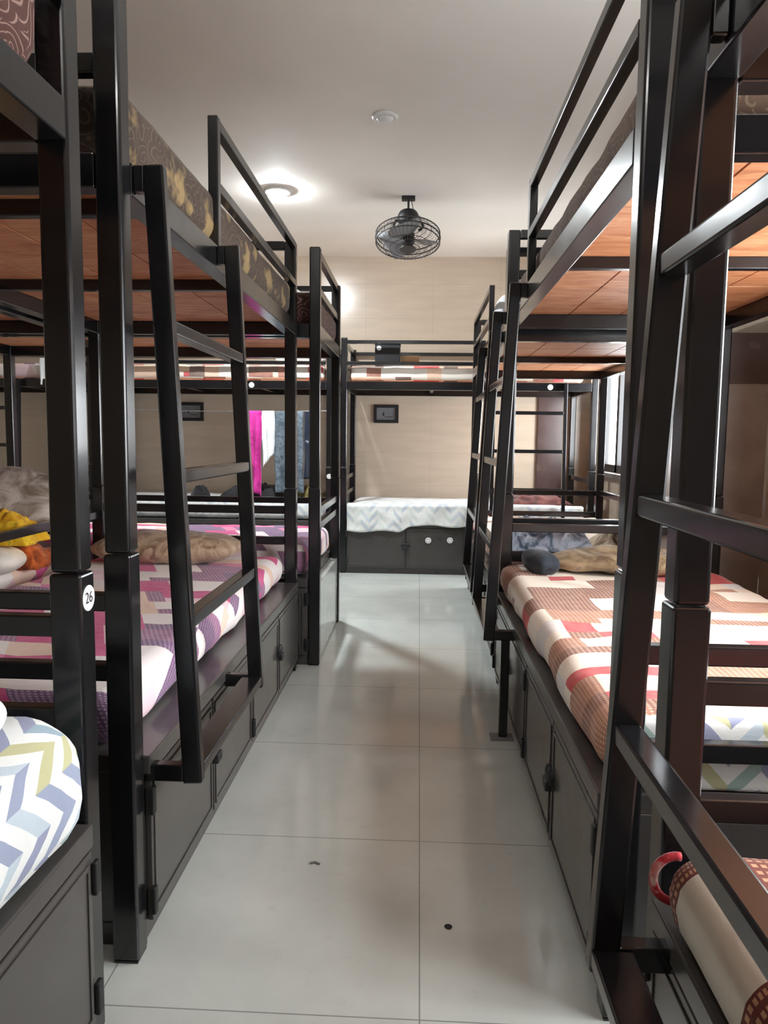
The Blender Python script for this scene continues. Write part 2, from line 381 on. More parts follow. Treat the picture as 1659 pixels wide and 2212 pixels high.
PS = .054
class Bed: pass
def bunk(kind, ox, oy, Ln, W, label, ladder=None, guard=None, dz=0., zlow=(.765, .635), name='bunk_bed', slats=(.36, .68), deck_n=4, leg=False, rear=True, zgd=0.):
    f = mapper(kind, ox, oy)
    root = empty(name, (ox, oy, 0), label, 'bunk bed', BG)
    zr0, zr1 = 1.540+dz, 1.603+dz
    zg1, zg2 = 1.93+dz+zgd, 1.765+dz+zgd
    def B(mb, a0, a1, l0, l1, z0, z1, bev=.003):
        p, q = f(a0, l0), f(a1, l1); mb.box(p[0], q[0], p[1], q[1], z0, z1, bev)
    def P(a, l, z):
        p = f(a, l); return (p[0], p[1], z)
    bed = Bed(); bed.root = root; bed.f = f; bed.ox = ox; bed.oy = oy; bed.W = W; bed.Ln = Ln; bed.B = B; bed.P = P; bed.dz = dz; bed.posts = []
    for a in (0, W-PS):
        for l in (0, Ln-PS):
            mb = MB()
            B(mb, a, a+PS, l, l+PS, .006, .85, .0055)
            B(mb, a+.002, a+PS-.002, l+.002, l+PS-.002, .852, 1.945+dz, .0065)
            B(mb, a+.002, a+PS-.002, l+.002, l+PS-.002, 0, .006, .001)
            bed.posts.append(mb.build('post', BLACK, root))
    for a in (.002, W-.052):
        mb = MB(); B(mb, a, a+.05, PS, Ln-PS, zr0, zr1); mb.build('side_rail', BLACK, root)
    for l in (.004, Ln-.049):
        mb = MB(); B(mb, PS, W-PS, l, l+.045, zr0, zr1); mb.build('end_rail', BLACK, root)
        for z in (zg1, zg2, zlow[0], zlow[1]):
            mb = MB(); B(mb, PS, W-PS, l+.008, l+.036, z-.018, z+.018); mb.build('end_rail', BLACK, root)
    if rear:
        mb = MB(); B(mb, W-.035, W-.008, PS, Ln-PS, .700, .735); mb.build('guard_rail', BLACK, root)
    mb = MB(); B(mb, W-.035, W-.008, PS, Ln-PS, zg1-.015, zg1+.015); mb.build('guard_rail', BLACK, root)
    for fl in slats:
        l = Ln*fl
        mb = MB(); B(mb, .05, W-.05, l-.016, l+.016, zr0+.02, zr1-.008); mb.build('slat', BLACK, root)
    mb = MB(); bw = (W-.104)/deck_n
    lc = [0.056, Ln*.36, Ln*.68, Ln-.056]
    for i in range(deck_n):
        for j in range(3):
            if (i+j) % 2 == 0 and j < 2: continue_gap = .004
            else: continue_gap = .006
            B(mb, .052+i*bw+.002, .052+(i+1)*bw-.003, lc[j]+.002, lc[j+1]-continue_gap, zr1-.008, zr1+.004, .001)
    mb.build('plank_deck', WOOD, root)
    if guard:
        g0, g1 = guard
        for z in (zg1, zg2):
            mb = MB(); B(mb, .001, .027, g0, g1, z-.014, z+.014); mb.build('guard_rail', BLACK, root)
        for g, cond in ((g0, g0 > .1), (g1, g1 < Ln-.1)):
            if cond:
                mb = MB(); B(mb, .0005, .0285, g-.015, g+.015, zr1, zg1+.016); mb.build('guard_post', BLACK, root)
    if ladder:
        for ls in ladder:
            mb = MB(); mb.bar(P(-.099, ls, .363), P(-.0375, ls, 1.60+dz), .040, .028, (f(1, 0)[0], f(1, 0)[1], 0), .004)
            st = mb.build('ladder_stile', BLACK, root)
            mb = MB(); B(mb, -.080, .0, ls-.013, ls+.013, .366, .402); mb.build('ladder_bracket', BLACK, root)
            mb = MB(); B(mb, -.020, .0015, ls-.012, ls+.012, zr0+.01, zr1-.004); mb.build('ladder_bracket', BLACK, root)
        la, lb = min(ladder)+.013, max(ladder)-.013
        for z in (1.297, 1.0, .70):
            a = -.099 + .0615*(z-.363)/1.237
            mb = MB(); B(mb, a-.017, a+.017, la, lb, z-.014, z+.014, .004); mb.build('ladder_rung', BLACK, root)
        mb = MB(); B(mb, -.117, -.060, la, lb, .374, .398, .003); mb.build('ladder_step', BLACK, root)
        if leg:
            ll = min(ladder)
            mb = MB(); B(mb, -.055, -.025, ll-.013, ll+.013, .008, .364); lg = mb.build('support_leg', BLACK, root)
            mb = MB(); B(mb, -.085, -.002, ll-.03, ll+.03, 0, .008, .002); mb.build('foot_plate', STEEL, lg)
    return bed

def disc(name, bed, pos, nrm, r=.022, txt=None, ring=True, mark=True, parent=None):
    """round vinyl number sticker, pos local to the bed root"""
    par = parent or bed.root
    nrm = Vector(nrm)
    mb = MB(); mb.lathe([(r, 0), (r, .0012)], pos, nrm, 28); s = mb.build(name, STICK, par)
    s['label'] = 'white round number sticker'
    p = Vector(pos)+nrm*.0012
    if txt:
        cu = bpy.data.curves.new('number', 'FONT'); cu.body = txt; cu.size = r*1.25; cu.align_x = 'CENTER'; cu.align_y = 'CENTER'; cu.extrude = .0002
        ob = bpy.data.objects.new('number', cu); COL.objects.link(ob)
        bpy.context.view_layer.update()
        me = bpy.data.meshes.new_from_object(ob.evaluated_get(bpy.context.evaluated_depsgraph_get()))
        bpy.data.objects.remove(ob)
        right = Vector((0, 0, 1)).cross(nrm); upv = Vector((0, 0, 1))
        R = Matrix((right, upv, nrm)).transposed().to_4x4()
        me.transform(Matrix.Translation(p+nrm*.0004) @ R); me.materials.clear(); me.materials.append(BLK2)
        o = bpy.data.objects.new('number', me); COL.objects.link(o); o.parent = s
    elif mark:
        right = Vector((0, 0, 1)).cross(nrm); upv = Vector((0, 0, 1))
        mb = MB()
        pts = [p + right*math.cos(t*2*math.pi/24)*r*.62 + upv*math.sin(t*2*math.pi/24)*r*.62 for t in range(24)]
        mb.tube(pts, r*.07, 5, True)
        mb.build('ring_print', STEEL, s)
    return s

# ------------------------------------------------------------------ under-bed lockers
LG = 'dark metal lockers under the bunks'
def locker(bed, label, nd=4, z1=.42, end_front=False):
    root = empty('under_bed_locker', (bed.ox, bed.oy, 0), label, 'locker', LG)
    B = bed.B; l0, l1 = PS+.002, bed.Ln-PS-.002; W = bed.W
    mb = MB()
    B(mb, .004, W-.004, l0, l1, .05, z1-.04)
    B(mb, .012, W-.012, l0, l1, .0, .05, .001)
    B(mb, -.012, W-.004, l0, l1, z1-.04, z1, .004)
    mb.build('body', DARK, root)
    w = (l1-l0)/nd
    for i in range(nd):
        a, b_ = l0+i*w+.006, l0+(i+1)*w-.006
        mb = MB()
        B(mb, -.010, .0035, a, b_, .055, z1-.046, .002)
        d = mb.build('door', DARK, root)
        # raised border strips of the door
        mb = MB()
        for (p0, p1, q0, q1) in ((a+.012, b_-.012, z1-.072, z1-.062), (a+.012, b_-.012, .07, .08), (a+.012, a+.02, .08, z1-.072), (b_-.02, b_-.012, .08, z1-.072)):
            B(mb, -.013, -.0102, p0, p1, q0, q1, .001)
        mb.build('door_moulding', DARK, d)
        hl = a-.004 if i % 2 == 0 else b_+.004
        for z in (.105, z1-.095):
            mb = MB(); B(mb, -.020, -.0102, hl-.009, hl+.009, z-.03, z+.03, .003); mb.build('hinge', BLK2, d)
        if i % 2 == 0 and i+1 < nd:
            lc = b_+.006
            mb = MB(); nrm = bed.f(-1, 0); nrm = Vector((nrm[0], nrm[1], 0)).normalized()
            c = Vector(bed.P(-.0105, lc, .235))
            mb.lathe([(.024, 0), (.024, .008), (.012, .014)], c - Vector((0, 0, 0)) + Vector(bed.P(0, -.012, 0)), nrm, 20)
            mb.lathe([(.020, 0), (.020, .007), (.010, .012)], c + Vector(bed.P(0, .02, 0)), nrm, 20)
            B(mb, -.03, -.0105, lc-.022, lc+.022, .200, .226, .004)
            mb.build('padlock_hasp', BLK2, d)
    return root

# ------------------------------------------------------------------ soft things
def rounded(name, mat, size, r, cuts=(12, 24, 3), seed=0., amp=.004, freq=6., loc=(0, 0, 0), rotz=0., sag=None, fine=0.):
    """softly rounded box, UV in metres folded over the edges; base at z=0"""
    sx, sy, sz = size
    bm = bmesh.new(); uvl = bm.loops.layers.uv.new('UVMap')
    nx, ny, nz = cuts
    def lat(n, s):
        k = [(-s/2 + s*i/n) for i in range(n+1)]
        rr = min(r, s*.49)
        ext = sorted(set([round(v, 5) for v in k] + [round(sg*(s/2-rr*t), 5) for sg in (-1, 1) for t in (0, .12, .3, .6, 1)]))
        return ext
    X, Y, Z = lat(nx, sx), lat(ny, sy), lat(nz, sz)
    cache = {}
    def vert(x, y, z):
        k = (x, y, z)
        if k in cache: return cache[k]
        rr = min(r, sx*.49, sy*.49); rz = min(r, sz*.49)
        cx = max(-sx/2+rr, min(sx/2-rr, x)); cy = max(-sy/2+rr, min(sy/2-rr, y)); cz = max(-sz/2+rz, min(sz/2-rz, z))
        d = Vector(((x-cx)/rr, (y-cy)/rr, (z-cz)/rz))
        m = max(abs(d.x), abs(d.y), abs(d.z))
        p = Vector((x, y, z))
        if m > 1e-6:
            dn = d.normalized()*m
            p = Vector((cx+dn.x*rr, cy+dn.y*rr, cz+dn.z*rz))
        q = Vector((p.x*freq, p.y*freq, p.z*freq+seed*3.1))
        h = noise.noise(q)*amp + noise.noise(q*2.7)*amp*.5
        if fine: h += noise.ridged_multi_fractal(q*1.3, 1., 2.2, 3, 1., 2.)*fine
        n = d.normalized() if m > 1e-6 else Vector((0, 0, 1))
        if p.z > -sz/2+1e-4: p = p + n*h
        p.z = max(p.z, -sz/2)
        if sag: p.z += sag(p.x, p.y)*max(0., (p.z+sz/2)/sz)
        p.z += sz/2
        v = bm.verts.new(p); v.index = len(cache); cache[k] = v
        u_ = x; v_ = y; t = sz/2-z
        if abs(x) >= sx/2-1e-5: u_ = x+math.copysign(t, x)
        if abs(y) >= sy/2-1e-5: v_ = y+math.copysign(t, y)
        uvs[v] = (u_+seed*.37, v_+seed*.53)
        return v
    uvs = {}
    def face(a, b, c, d):
        vs = [vert(*a), vert(*b), vert(*c), vert(*d)]
        if len(set(vs)) < 4: return
        try: fc = bm.faces.new(vs)
        except ValueError: return
        for lo in fc.loops: lo[uvl].uv = uvs[lo.vert]
    for z in (Z[0], Z[-1]):
        for i in range(len(X)-1):
            for j in range(len(Y)-1): face((X[i], Y[j], z), (X[i+1], Y[j], z), (X[i+1], Y[j+1], z), (X[i], Y[j+1], z))
    for x in (X[0], X[-1]):
        for i in range(len(Y)-1):
            for j in range(len(Z)-1): face((x, Y[i], Z[j]), (x, Y[i+1], Z[j]), (x, Y[i+1], Z[j+1]), (x, Y[i], Z[j+1]))
    for y in (Y[0], Y[-1]):
        for i in range(len(X)-1):
            for j in range(len(Z)-1): face((X[i], y, Z[j]), (X[i+1], y, Z[j]), (X[i+1], y, Z[j+1]), (X[i], y, Z[j+1]))
    bmesh.ops.recalc_face_normals(bm, faces=bm.faces)
    me = bpy.data.meshes.new(name); bm.to_mesh(me); bm.free(); me.materials.append(mat)
    for p in me.polygons: p.use_smooth = True
    o = bpy.data.objects.new(name, me); COL.objects.link(o); o.location = loc; o.rotation_euler = (0, 0, rotz)
    return o

MG = 'mattresses on the bunk beds'
def mattress(bed, mat, label, a0, a1, l0, l1, z0, z1, r=.05, seed=0., amp=.006, name='mattress'):
    p, q = bed.f(a0, l0), bed.f(a1, l1)
    x0, x1 = sorted((p[0]+bed.ox, q[0]+bed.ox)); y0, y1 = sorted((p[1]+bed.oy, q[1]+bed.oy))
    sx, sy = x1-x0, y1-y0
    o = rounded(name, mat, (sx, sy, z1-z0), r, (max(6, int(sx/.06)), max(6, int(sy/.06)), 4), seed, amp, 5., ((x0+x1)/2, (y0+y1)/2, z0))
    return tag(o, label, 'mattress', MG)

def pillow(name, mat, size, loc, rot=(0, 0, 0), label='', cat='pillow', group=None, seed=0., wr=.012):
    sx, sy, sz = size
    bm = bmesh.new(); uvl = bm.loops.layers.uv.new('UVMap')
    nu, nv = 40, 22; rows = []
    def se(c, e): return math.copysign(abs(c)**e, c)
    for i in range(nv+1):
        ph = -math.pi/2+math.pi*i/nv; row = []
        for j in range(nu):
            th = 2*math.pi*j/nu
            cx = se(math.cos(ph), .75)
            x = sx/2*cx*se(math.cos(th), .55); y = sy/2*cx*se(math.sin(th), .55)
            edge = max(abs(x)/(sx/2), abs(y)/(sy/2))
            z = sz/2*se(math.sin(ph), .9)*(1-.25*edge**4)
            q = Vector((x*9+seed, y*9, z*9))
            w = noise.noise(q)*wr+noise.ridged_multi_fractal(q*.9, 1, 2, 3, 1, 2)*wr*.35 - wr*.35
            n = Vector((x/sx, y/sy, z/sz)); n = n.normalized() if n.length > 0 else Vector((0, 0, 1))
            p = Vector((x, y, z))+n*w
            row.append((bm.verts.new(p), (x, y+ph*.1)))
        rows.append(row)
    for i in range(nv):
        for j in range(nu):
            a, b_, c, d = rows[i][j], rows[i][(j+1) % nu], rows[i+1][(j+1) % nu], rows[i+1][j]
            fc = bm.faces.new((a[0], b_[0], c[0], d[0]))
            for lo, t in zip(fc.loops, (a, b_, c, d)): lo[uvl].uv = t[1]
    bmesh.ops.remove_doubles(bm, verts=bm.verts, dist=1e-5)
    bmesh.ops.recalc_face_normals(bm, faces=bm.faces)
    zm = 0
    R = Matrix.Rotation(rot[2], 4, 'Z') @ Matrix.Rotation(rot[1], 4, 'Y') @ Matrix.Rotation(rot[0], 4, 'X')
    bm.transform(R); zm = min(v.co.z for v in bm.verts)
    bm.transform(Matrix.Translation((0, 0, -zm)))
    me = bpy.data.meshes.new(name); bm.to_mesh(me); bm.free(); me.materials.append(mat)
    for p in me.polygons: p.use_smooth = True
    o = bpy.data.objects.new(name, me); COL.objects.link(o); o.location = loc
    return tag(o, label, cat, group)

def heap(name, mat, size, loc, rotz, label, cat, seed=0., peak=1., group=None):
    """crumpled cloth lying in a heap"""
    sx, sy, sz = size; n = 44; bm = bmesh.new(); g = []
    uvl = bm.loops.layers.uv.new('UVMap')
    def mk(top):
        rows = []
        for i in range(n+1):
            row = []
            for j in range(n+1):
                a = i/n*2-1; b_ = j/n*2-1
                ed = max(0, 1-max(abs(a), abs(b_))**3)
                q = Vector((a*1.6+seed, b_*1.6*sy/sx+seed*2, seed))
                rd = noise.ridged_multi_fractal(q*1.2, 1., 2.1, 4, 1., 2.)/2.2
                h = sz*ed*(.45+.55*max(0, min(1.2, rd))*peak)
                k = 1+.12*noise.noise(q*1.5)
                row.append(bm.verts.new((a*sx/2*k, b_*sy/2*k, h if top else 0)))
            rows.append(row)
        return rows
    T = mk(True)
    for i in range(n):
        for j in range(n):
            fc = bm.faces.new((T[i][j], T[i+1][j], T[i+1][j+1], T[i][j+1]))
            for lo in fc.loops: lo[uvl].uv = (lo.vert.co.x, lo.vert.co.y+lo.vert.co.z)
    rim = [T[i][0] for i in range(n+1)]+[T[n][j] for j in range(1, n+1)]+[T[i][n] for i in range(n-1, -1, -1)]+[T[0][j] for j in range(n-1, 0, -1)]
    bm.faces.new(rim[::-1])
    bmesh.ops.recalc_face_normals(bm, faces=bm.faces)
    me = bpy.data.meshes.new(name); bm.to_mesh(me); bm.free(); me.materials.append(mat)
    for p in me.polygons: p.use_smooth = True
    o = bpy.data.objects.new(name, me); COL.objects.link(o); o.location = loc; o.rotation_euler = (0, 0, rotz)
    return tag(o, label, cat, group)

def hang(name, mat, x0, x1, y, ztop, drop_f, drop_b, label, cat='clothes', seed=0., slant=0., th=.006, mat2=None, x_split=None):
    """a garment folded over a line running along X at (y, ztop)"""
    bm = bmesh.new(); nx, ns = 26, 40; rows = []
    uvl = bm.loops.layers.uv.new('UVMap')
    tot = drop_f+drop_b
    for j in range(ns+1):
        s = -drop_f+tot*j/ns; row = []
        for i in range(nx+1):
            t = i/nx; x = x0+(x1-x0)*t
            d = abs(s); side = -1 if s < 0 else 1
            fall = min(1, d/.05)
            z = ztop+.006-max(0, d-.01)*(1+slant*(t-.5)*(1 if s < 0 else 0))
            yy = y+side*.010*fall+fall*.014*math.sin(t*15+seed+d*2)*min(1, d*2.2)+.01*noise.noise(Vector((x*6, d*5, seed)))*fall
            xx = x+.015*noise.noise(Vector((t*3, d*4, seed+4)))*fall
            row.append(bm.verts.new((xx, yy, z)))
        rows.append(row)
    for j in range(ns):
        for i in range(nx):
            fc = bm.faces.new((rows[j][i], rows[j][i+1], rows[j+1][i+1], rows[j+1][i]))
            for lo, (a, b_) in zip(fc.loops, ((i, j), (i+1, j), (i+1, j+1), (i, j+1))): lo[uvl].uv = (a/nx, b_/ns)
    me = bpy.data.meshes.new(name); bm.to_mesh(me); bm.free(); me.materials.append(mat)
    for p in me.polygons: p.use_smooth = True
    o = bpy.data.objects.new(name, me); COL.objects.link(o)
    so = o.modifiers.new('thickness', 'SOLIDIFY'); so.thickness = th; so.offset = 0
    return tag(o, label, cat, 'clothes drying on the line')

# ------------------------------------------------------------------ beds in place
XL, XRB = -.558, .36
L1 = bunk('L', XL, -.79, 2.03, .95, 'near left bunk bed of black steel with numbered post beside zigzag mattress', ladder=(.15, .75), guard=(.85, 1.99), zlow=(.758, .598))
L2 = bunk('L', XL, 1.398, 1.995, .95, 'left bunk bed with leaning ladder over the pink patchwork mattress', ladder=(.070, .665), guard=(.685, 1.96), slats=(.13, .54), zlow=(.752, .61))
M2 = bunk('L', -1.56, 1.398, 1.995, .95, 'far left bunk bed behind the pink mattress bunk, with yellow cloth on its bed', guard=None)
L3 = bunk('P', -.46, 3.43, 1.98, .90, 'crosswise left bunk bed with its narrow end to the aisle before the back wall', guard=None, zlow=(.735, .66))
R1 = bunk('R', XRB, -.93, 2.024, .95, 'near right bunk bed with ladder rungs close to the camera over maroon mattress', ladder=(1.28, 1.893), guard=(.05, 1.15), zlow=(.722, .545), dz=.015)
R2 = bunk('R', XRB, 1.305, 1.985, .95, 'right bunk bed of black steel over the red and cream patchwork mattress', ladder=(1.325, 1.90), guard=(.05, 1.335), leg=True, zlow=(.70, .52), slats=(.475,), dz=.02)
R3 = bunk('R', .37, 3.365, 2.03, .95, 'farthest right bunk bed before the window, lit plank deck underneath', ladder=(.12, .72), guard=(.82, 1.98), zlow=(.712, .56), dz=-.02, slats=(.55,))
b1 = bunk('B', -.63, 5.90, 2.02, .86, 'bunk bed along the back wall facing the end of the aisle', ladder=(1.20, 1.755), guard=(.05, 1.12), dz=-.07, rear=False, zgd=-.02)
b2 = bunk('B', -2.68, 5.90, 1.99, .86, 'back wall bunk bed left of the aisle with clothes on a line', guard=(.05, 1.93), dz=-.07, rear=False, zgd=-.02)
b3 = bunk('B', -4.72, 5.90, 1.98, .86, 'back wall bunk bed in the far left corner with a ladder', ladder=(.95, 1.50), guard=(.05, .85), dz=-.07, rear=False, zgd=-.02)

locker(L1, 'dark grey locker under the near left bunk with zigzag mattress')
locker(L2, 'dark grey locker under the left bunk with the pink patchwork mattress')
locker(M2, 'dark grey locker under the far left bunk behind the pink mattress')
k3 = locker(L3, 'dark grey locker under the crosswise left bunk, aisle end painted with pale reflection')
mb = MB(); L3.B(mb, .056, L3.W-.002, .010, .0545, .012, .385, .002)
tag_ = mb.build('reflection_panel', REFL, k3); tag_['label'] = 'end panel painted with pale reflection'  # pale face painted for the reflection on the locker end

locker(R1, 'dark grey locker under the near right bunk with maroon dotted mattress')
locker(R2, 'dark grey locker under the right bunk with red and cream mattress')
locker(R3, 'dark grey locker under the farthest right bunk near the window')
k1 = locker(b1, 'dark grey locker with two round stickers under the back wall bunk')
locker(b2, 'dark grey locker under the back wall bunk left of the aisle')
locker(b3, 'dark grey locker under the far left corner bunk')

# number stickers
disc('number_sticker', L1, (0.0005, 2.03-.027, .806), (1, 0, 0), .022, '26')
disc('number_sticker', b2, (1.963, -.0005, .78), (0, -1, 0), .020)
disc('number_sticker', b1, (1.644, .0015, 1.50), (0, -1, 0), .022)
disc('number_sticker', b2, (1.34, .0015, 1.498), (0, -1, 0), .022)
disc('number_sticker', b1, (.714, -.0135, .279), (0, -1, 0), .024, parent=k1)
disc('number_sticker', b1, (.887, -.0135, .283), (0, -1, 0), .024, parent=k1)

# mattresses
mattress(L1, ZIG, 'thick mattress in white, blue and green zigzag sheet at near left', -.035, .90, .1, 1.945, .423, .642, .085, 1., .012)
mattress(L2, PINK, 'lower mattress in pink, purple and white patchwork sheet', .052, .905, .06, 1.915, .423, .545, .055, 2., .010)
mattress(M2, PINK, 'lower mattress in patchwork sheet on the far left bunk under the yellow cloth', .04, .905, .06, 1.91, .423, .545, .05, 3., .008)
mattress(L3, PINK, 'lower mattress in pale pink sheet on the crosswise left bunk', .04, .86, .06, 1.91, .423, .575, .05, 5., .008)
mattress(R1, DARKB, 'lower mattress in maroon dotted and cream sheet at bottom right', -.022, .905, .06, 1.915, .423, .55, .06, 6., .010)
mattress(R2, REDP, 'lower mattress in red, brown and cream patchwork sheet', .002, .905, .105, 1.955, .423, .545, .055, 7., .010)
mattress(R3, REDP, 'lower mattress on the farthest right bunk under the crumpled blankets', .02, .905, .06, 1.94, .423, .545, .05, 8., .008)
mattress(b1, ZIG2, 'lower mattress in pale grey zigzag sheet at the end of the aisle', .02, .82, .06, 1.92, .423, .56, .05, 9., .010)
mattress(b2, ZIG2, 'lower mattress in pale sheet below the hanging clothes', .02, .82, .06, 1.92, .423, .575, .05, 10., .010)
mattress(b3, ZIG2, 'lower mattress in pale sheet in the far left corner bunk', .02, .82, .06, 1.92, .423, .57, .05, 11., .008)
zu = 1.6085
mattress(L1, FLOR, 'upper mattress in maroon scroll pattern at top left', .016, .89, .06, 1.96, zu, 1.79, .06, 1., .006)
mattress(L2, FLOR2, 'upper mattress in brown and gold flower cover above the pink bed', .016, .89, .06, 1.91, zu, 1.765, .05, 2., .006)
mattress(M2, FLOR, 'upper mattress in maroon cover on the far left bunk', .056, .89, .06, 1.91, zu, 1.765, .05, 3., .006)
mattress(L3, FLOR, 'upper mattress in maroon cover on the crosswise left bunk', .056, .84, .02, 1.91, zu, 1.76, .05, 4., .006)
mattress(R1, FLOR, 'upper mattress in maroon cover on the near right bunk', .056, .89, .06, 1.92, zu+(0.015), 1.765, .05, 5., .006)
mattress(R2, FLOR3, 'upper mattress in tan and brown cover on the right bunk', .030, .89, .06, 1.95, zu+(0.02), 1.75, .05, 6., .006)
mattress(R3, FLOR3, 'upper mattress in tan cover on the farthest right bunk', .056, .89, .06, 1.93, zu+(-0.02), 1.75, .05, 7., .006)
zb = zu-.07
mattress(b1, REDP2, 'upper mattress in cream and red check on the back wall bunk', .056, .80, .06, 1.92, zb, zb+.125, .04, 8., .006)
mattress(b2, REDP2, 'upper mattress in cream and red check on the back bunk left of the aisle', .056, .80, .06, 1.92, zb, zb+.125, .04, 9.4, .006)
mattress(b3, PINK, 'upper mattress in pink patchwork on the far left corner bunk', .056, .80, .06, 1.92, zb, zb+.125, .04, 10., .006)

# sheet hanging over the front of the back bunk's lower bed
def sheet():
    bm = bmesh.new(); uvl = bm.loops.layers.uv.new('UVMap'); nx, nz = 70, 14; rows = []
    X0, X1 = -.57, 1.30; y = 5.876
    for j in range(nz+1):
        row = []
        for i in range(nx+1):
            t = i/nx; x = X0+(X1-X0)*t
            k = min(1, max(0, (x+.16)/.10)); k = k*k*(3-2*k)
            bot = .345+.05*k+.008*math.sin(x*17)
            z = .572+(bot-.572)*j/nz
            yy = y+.006*math.sin(x*26+j*.3)-.006*noise.noise(Vector((x*8, z*14, 2)))
            if j == 0: yy += .055; z = .566
            row.append((bm.verts.new((x, yy, z)), (x, .572-z)))
        rows.append(row)
    for j in range(nz):
        for i in range(nx):
            q = (rows[j][i], rows[j][i+1], rows[j+1][i+1], rows[j+1][i])
            fc = bm.faces.new([v[0] for v in q])
            for lo, v in zip(fc.loops, q): lo[uvl].uv = v[1]
    me = bpy.data.meshes.new('bed_sheet'); bm.to_mesh(me); bm.free(); me.materials.append(ZIG2)
    for p in me.polygons: p.use_smooth = True
    o = bpy.data.objects.new('bed_sheet', me); COL.objects.link(o)
    so = o.modifiers.new('thickness', 'SOLIDIFY'); so.thickness = .004
    tag(o, 'pale zigzag bed sheet hanging over the locker at the end of the aisle', 'bed sheet')
sheet()

# ------------------------------------------------------------------ pillows and bedding
SATIN = cloth('brown_satin', (122, 96, 74), (190, 164, 138), 11, (150, 120, 98), .45, 2.)
OFFW = cloth('off_white_cotton', (222, 212, 200), (238, 230, 220), 10)
ORNG = cloth('orange_brown_cloth', (82, 34, 24), (196, 96, 44), 9, (224, 138, 72), .8, 2.)
GREYB = cloth('grey_brown_print', (130, 112, 98), (206, 196, 186), 7, (170, 154, 142), .7, 2.)
YELL = cloth('yellow_cloth', (216, 150, 20), (246, 200, 44), 16, (120, 128, 40), .8, 1.5)
BLUEB = cloth('blue_grey_print', (80, 94, 112), (196, 202, 216), 9, (150, 132, 108), .8, 2.2)
BEIGEP = cloth('brown_beige_print', (66, 54, 42), (206, 192, 166), 10, (132, 112, 86), .8, 2.2)
GOLD = cloth('gold_brown_print', (98, 78, 56), (168, 146, 114), 6, (78, 92, 112), .75, 2.)
NAVY = cloth('navy_blue_cloth', (24, 27, 32), (56, 62, 72), 9)
BLKC = cloth('black_cloth', (18, 18, 20), (44, 42, 44), 10)
CAMO = cloth('olive_print_cloth', (44, 44, 32), (150, 138, 84), 18, (96, 96, 60), .85, 1.)
MAG = cloth('magenta_cloth', (170, 30, 120), (216, 60, 160), 9)
WHT = cloth('white_cotton', (226, 230, 234), (242, 244, 246), 9)
DENIM = cloth('grey_blue_denim', (70, 80, 90), (112, 124, 134), 22)
STRP = cloth('navy_white_print', (30, 36, 52), (40, 48, 70), 9, (220, 226, 232), .85, 1.)
MARN = cloth('maroon_cloth', (60, 26, 26), (104, 58, 52), 9)
RED = cloth('red_cloth', (120, 24, 30), (176, 40, 50), 30, (200, 170, 160))
PINKC = cloth('bright_pink_cloth', (214, 50, 100), (240, 120, 160), 9)

pillow('bolster_pillow', SATIN, (.62, .30, .135), (-1.07, 3.10, .538), (0, 0, .02), 'brown satin pillow lying at the head of the pink mattress', seed=3)
pillow('pillow', OFFW, (.26, .20, .11), (-1.665, 2.76, .538), (0, 0, .1), 'off-white pillow in front of the orange cloth on the far left bunk', seed=5, wr=.006)
heap('blanket', ORNG, (.42, .26, .16), (-1.74, 3.0, .538), .05, 'orange and brown crumpled cloth below the rail of the far left bunk', 'blanket', 4.)
pillow('pillow', GREYB, (.46, .34, .20), (-1.76, 3.17, .655), (.6, .12, .1), 'grey and brown print pillow propped up on the far left bunk', seed=9, wr=.02)
heap('blanket', MARN, (.60, .22, .15), (-1.92, 3.22, .538), 0, 'dark maroon folded blanket under the propped grey brown pillow', 'blanket', 14., .5)
heap('cloth', YELL, (.34, .22, .14), (-1.675, 2.84, .655), .1, 'yellow crumpled cloth on top of the orange cloth by the far left rail', 'cloth', 2., 1.3)
pillow('cloth_bundle', WHT, (.10, .09, .06), (-.645, 1.0, .636), (0, 0, .3), 'white bundled cloth on the near left zigzag mattress', 'cloth', seed=2)
heap('blanket', BLUEB, (.42, .46, .21), (.62, 3.66, .535), .1, 'blue and grey crumpled blanket on the farthest right mattress', 'blanket', 6.)
heap('blanket', BEIGEP, (.46, .44, .19), (1.09, 3.68, .535), -.1, 'brown and beige crumpled blanket beside the blue grey one', 'blanket', 8.)
pillow('pillow', GOLD, (.60, .26, .10), (.84, 3.05, .538), (0, 0, -.05), 'gold and brown print pillow on the red patchwork mattress', seed=12, wr=.022)
pillow('cloth_bundle', NAVY, (.10, .22, .10), (.50, 3.03, .538), (0, 0, .25), 'navy blue cloth bundle at the end of the gold pillow', 'cloth', seed=22)
tag(rounded('folded_sheet', ZIG, (.78, .040, .142), .018, (14, 3, 5), 3., .004, 7., (.80, 1.386, .4215)), 'zigzag print sheet folded over the near end of the red patchwork mattress', 'bed sheet')
heap('clothes_heap', BLKC, (.62, .40, .16), (-1.36, 6.18, .575), 0, 'black heap of clothes on the mattress under the clothes line', 'clothes', 9.)
heap('clothes_heap', CAMO, (.30, .30, .14), (-.93, 6.16, .575), 0, 'olive print heap of clothes beside the black heap', 'clothes', 12.)
heap('blanket', MARN, (.52, .5, .10), (1.0, 6.32, .562), 0, 'maroon crumpled blanket on the right end of the back bunk', 'blanket', 5.)
heap('cloth', BLKC, (.16, .2, .13), (-1.82, 6.1, .575), .4, 'small black and pink cloth left on the back mattress', 'cloth', 15.)

# cloth hanging over the far left corner bunk's upper rail
def drape(name, mat, x0, x1, y, zt, drop, label, seed):
    o = hang(name, mat, x0, x1, y, zt, drop, .10, label, 'towel', seed); o['group'] = 'towels on the corner bunk'
drape('towel', WHT, -3.06, -2.92, 5.914, 1.69, .22, 'pale towel draped over the guard rail of the far left corner bunk', 3.)

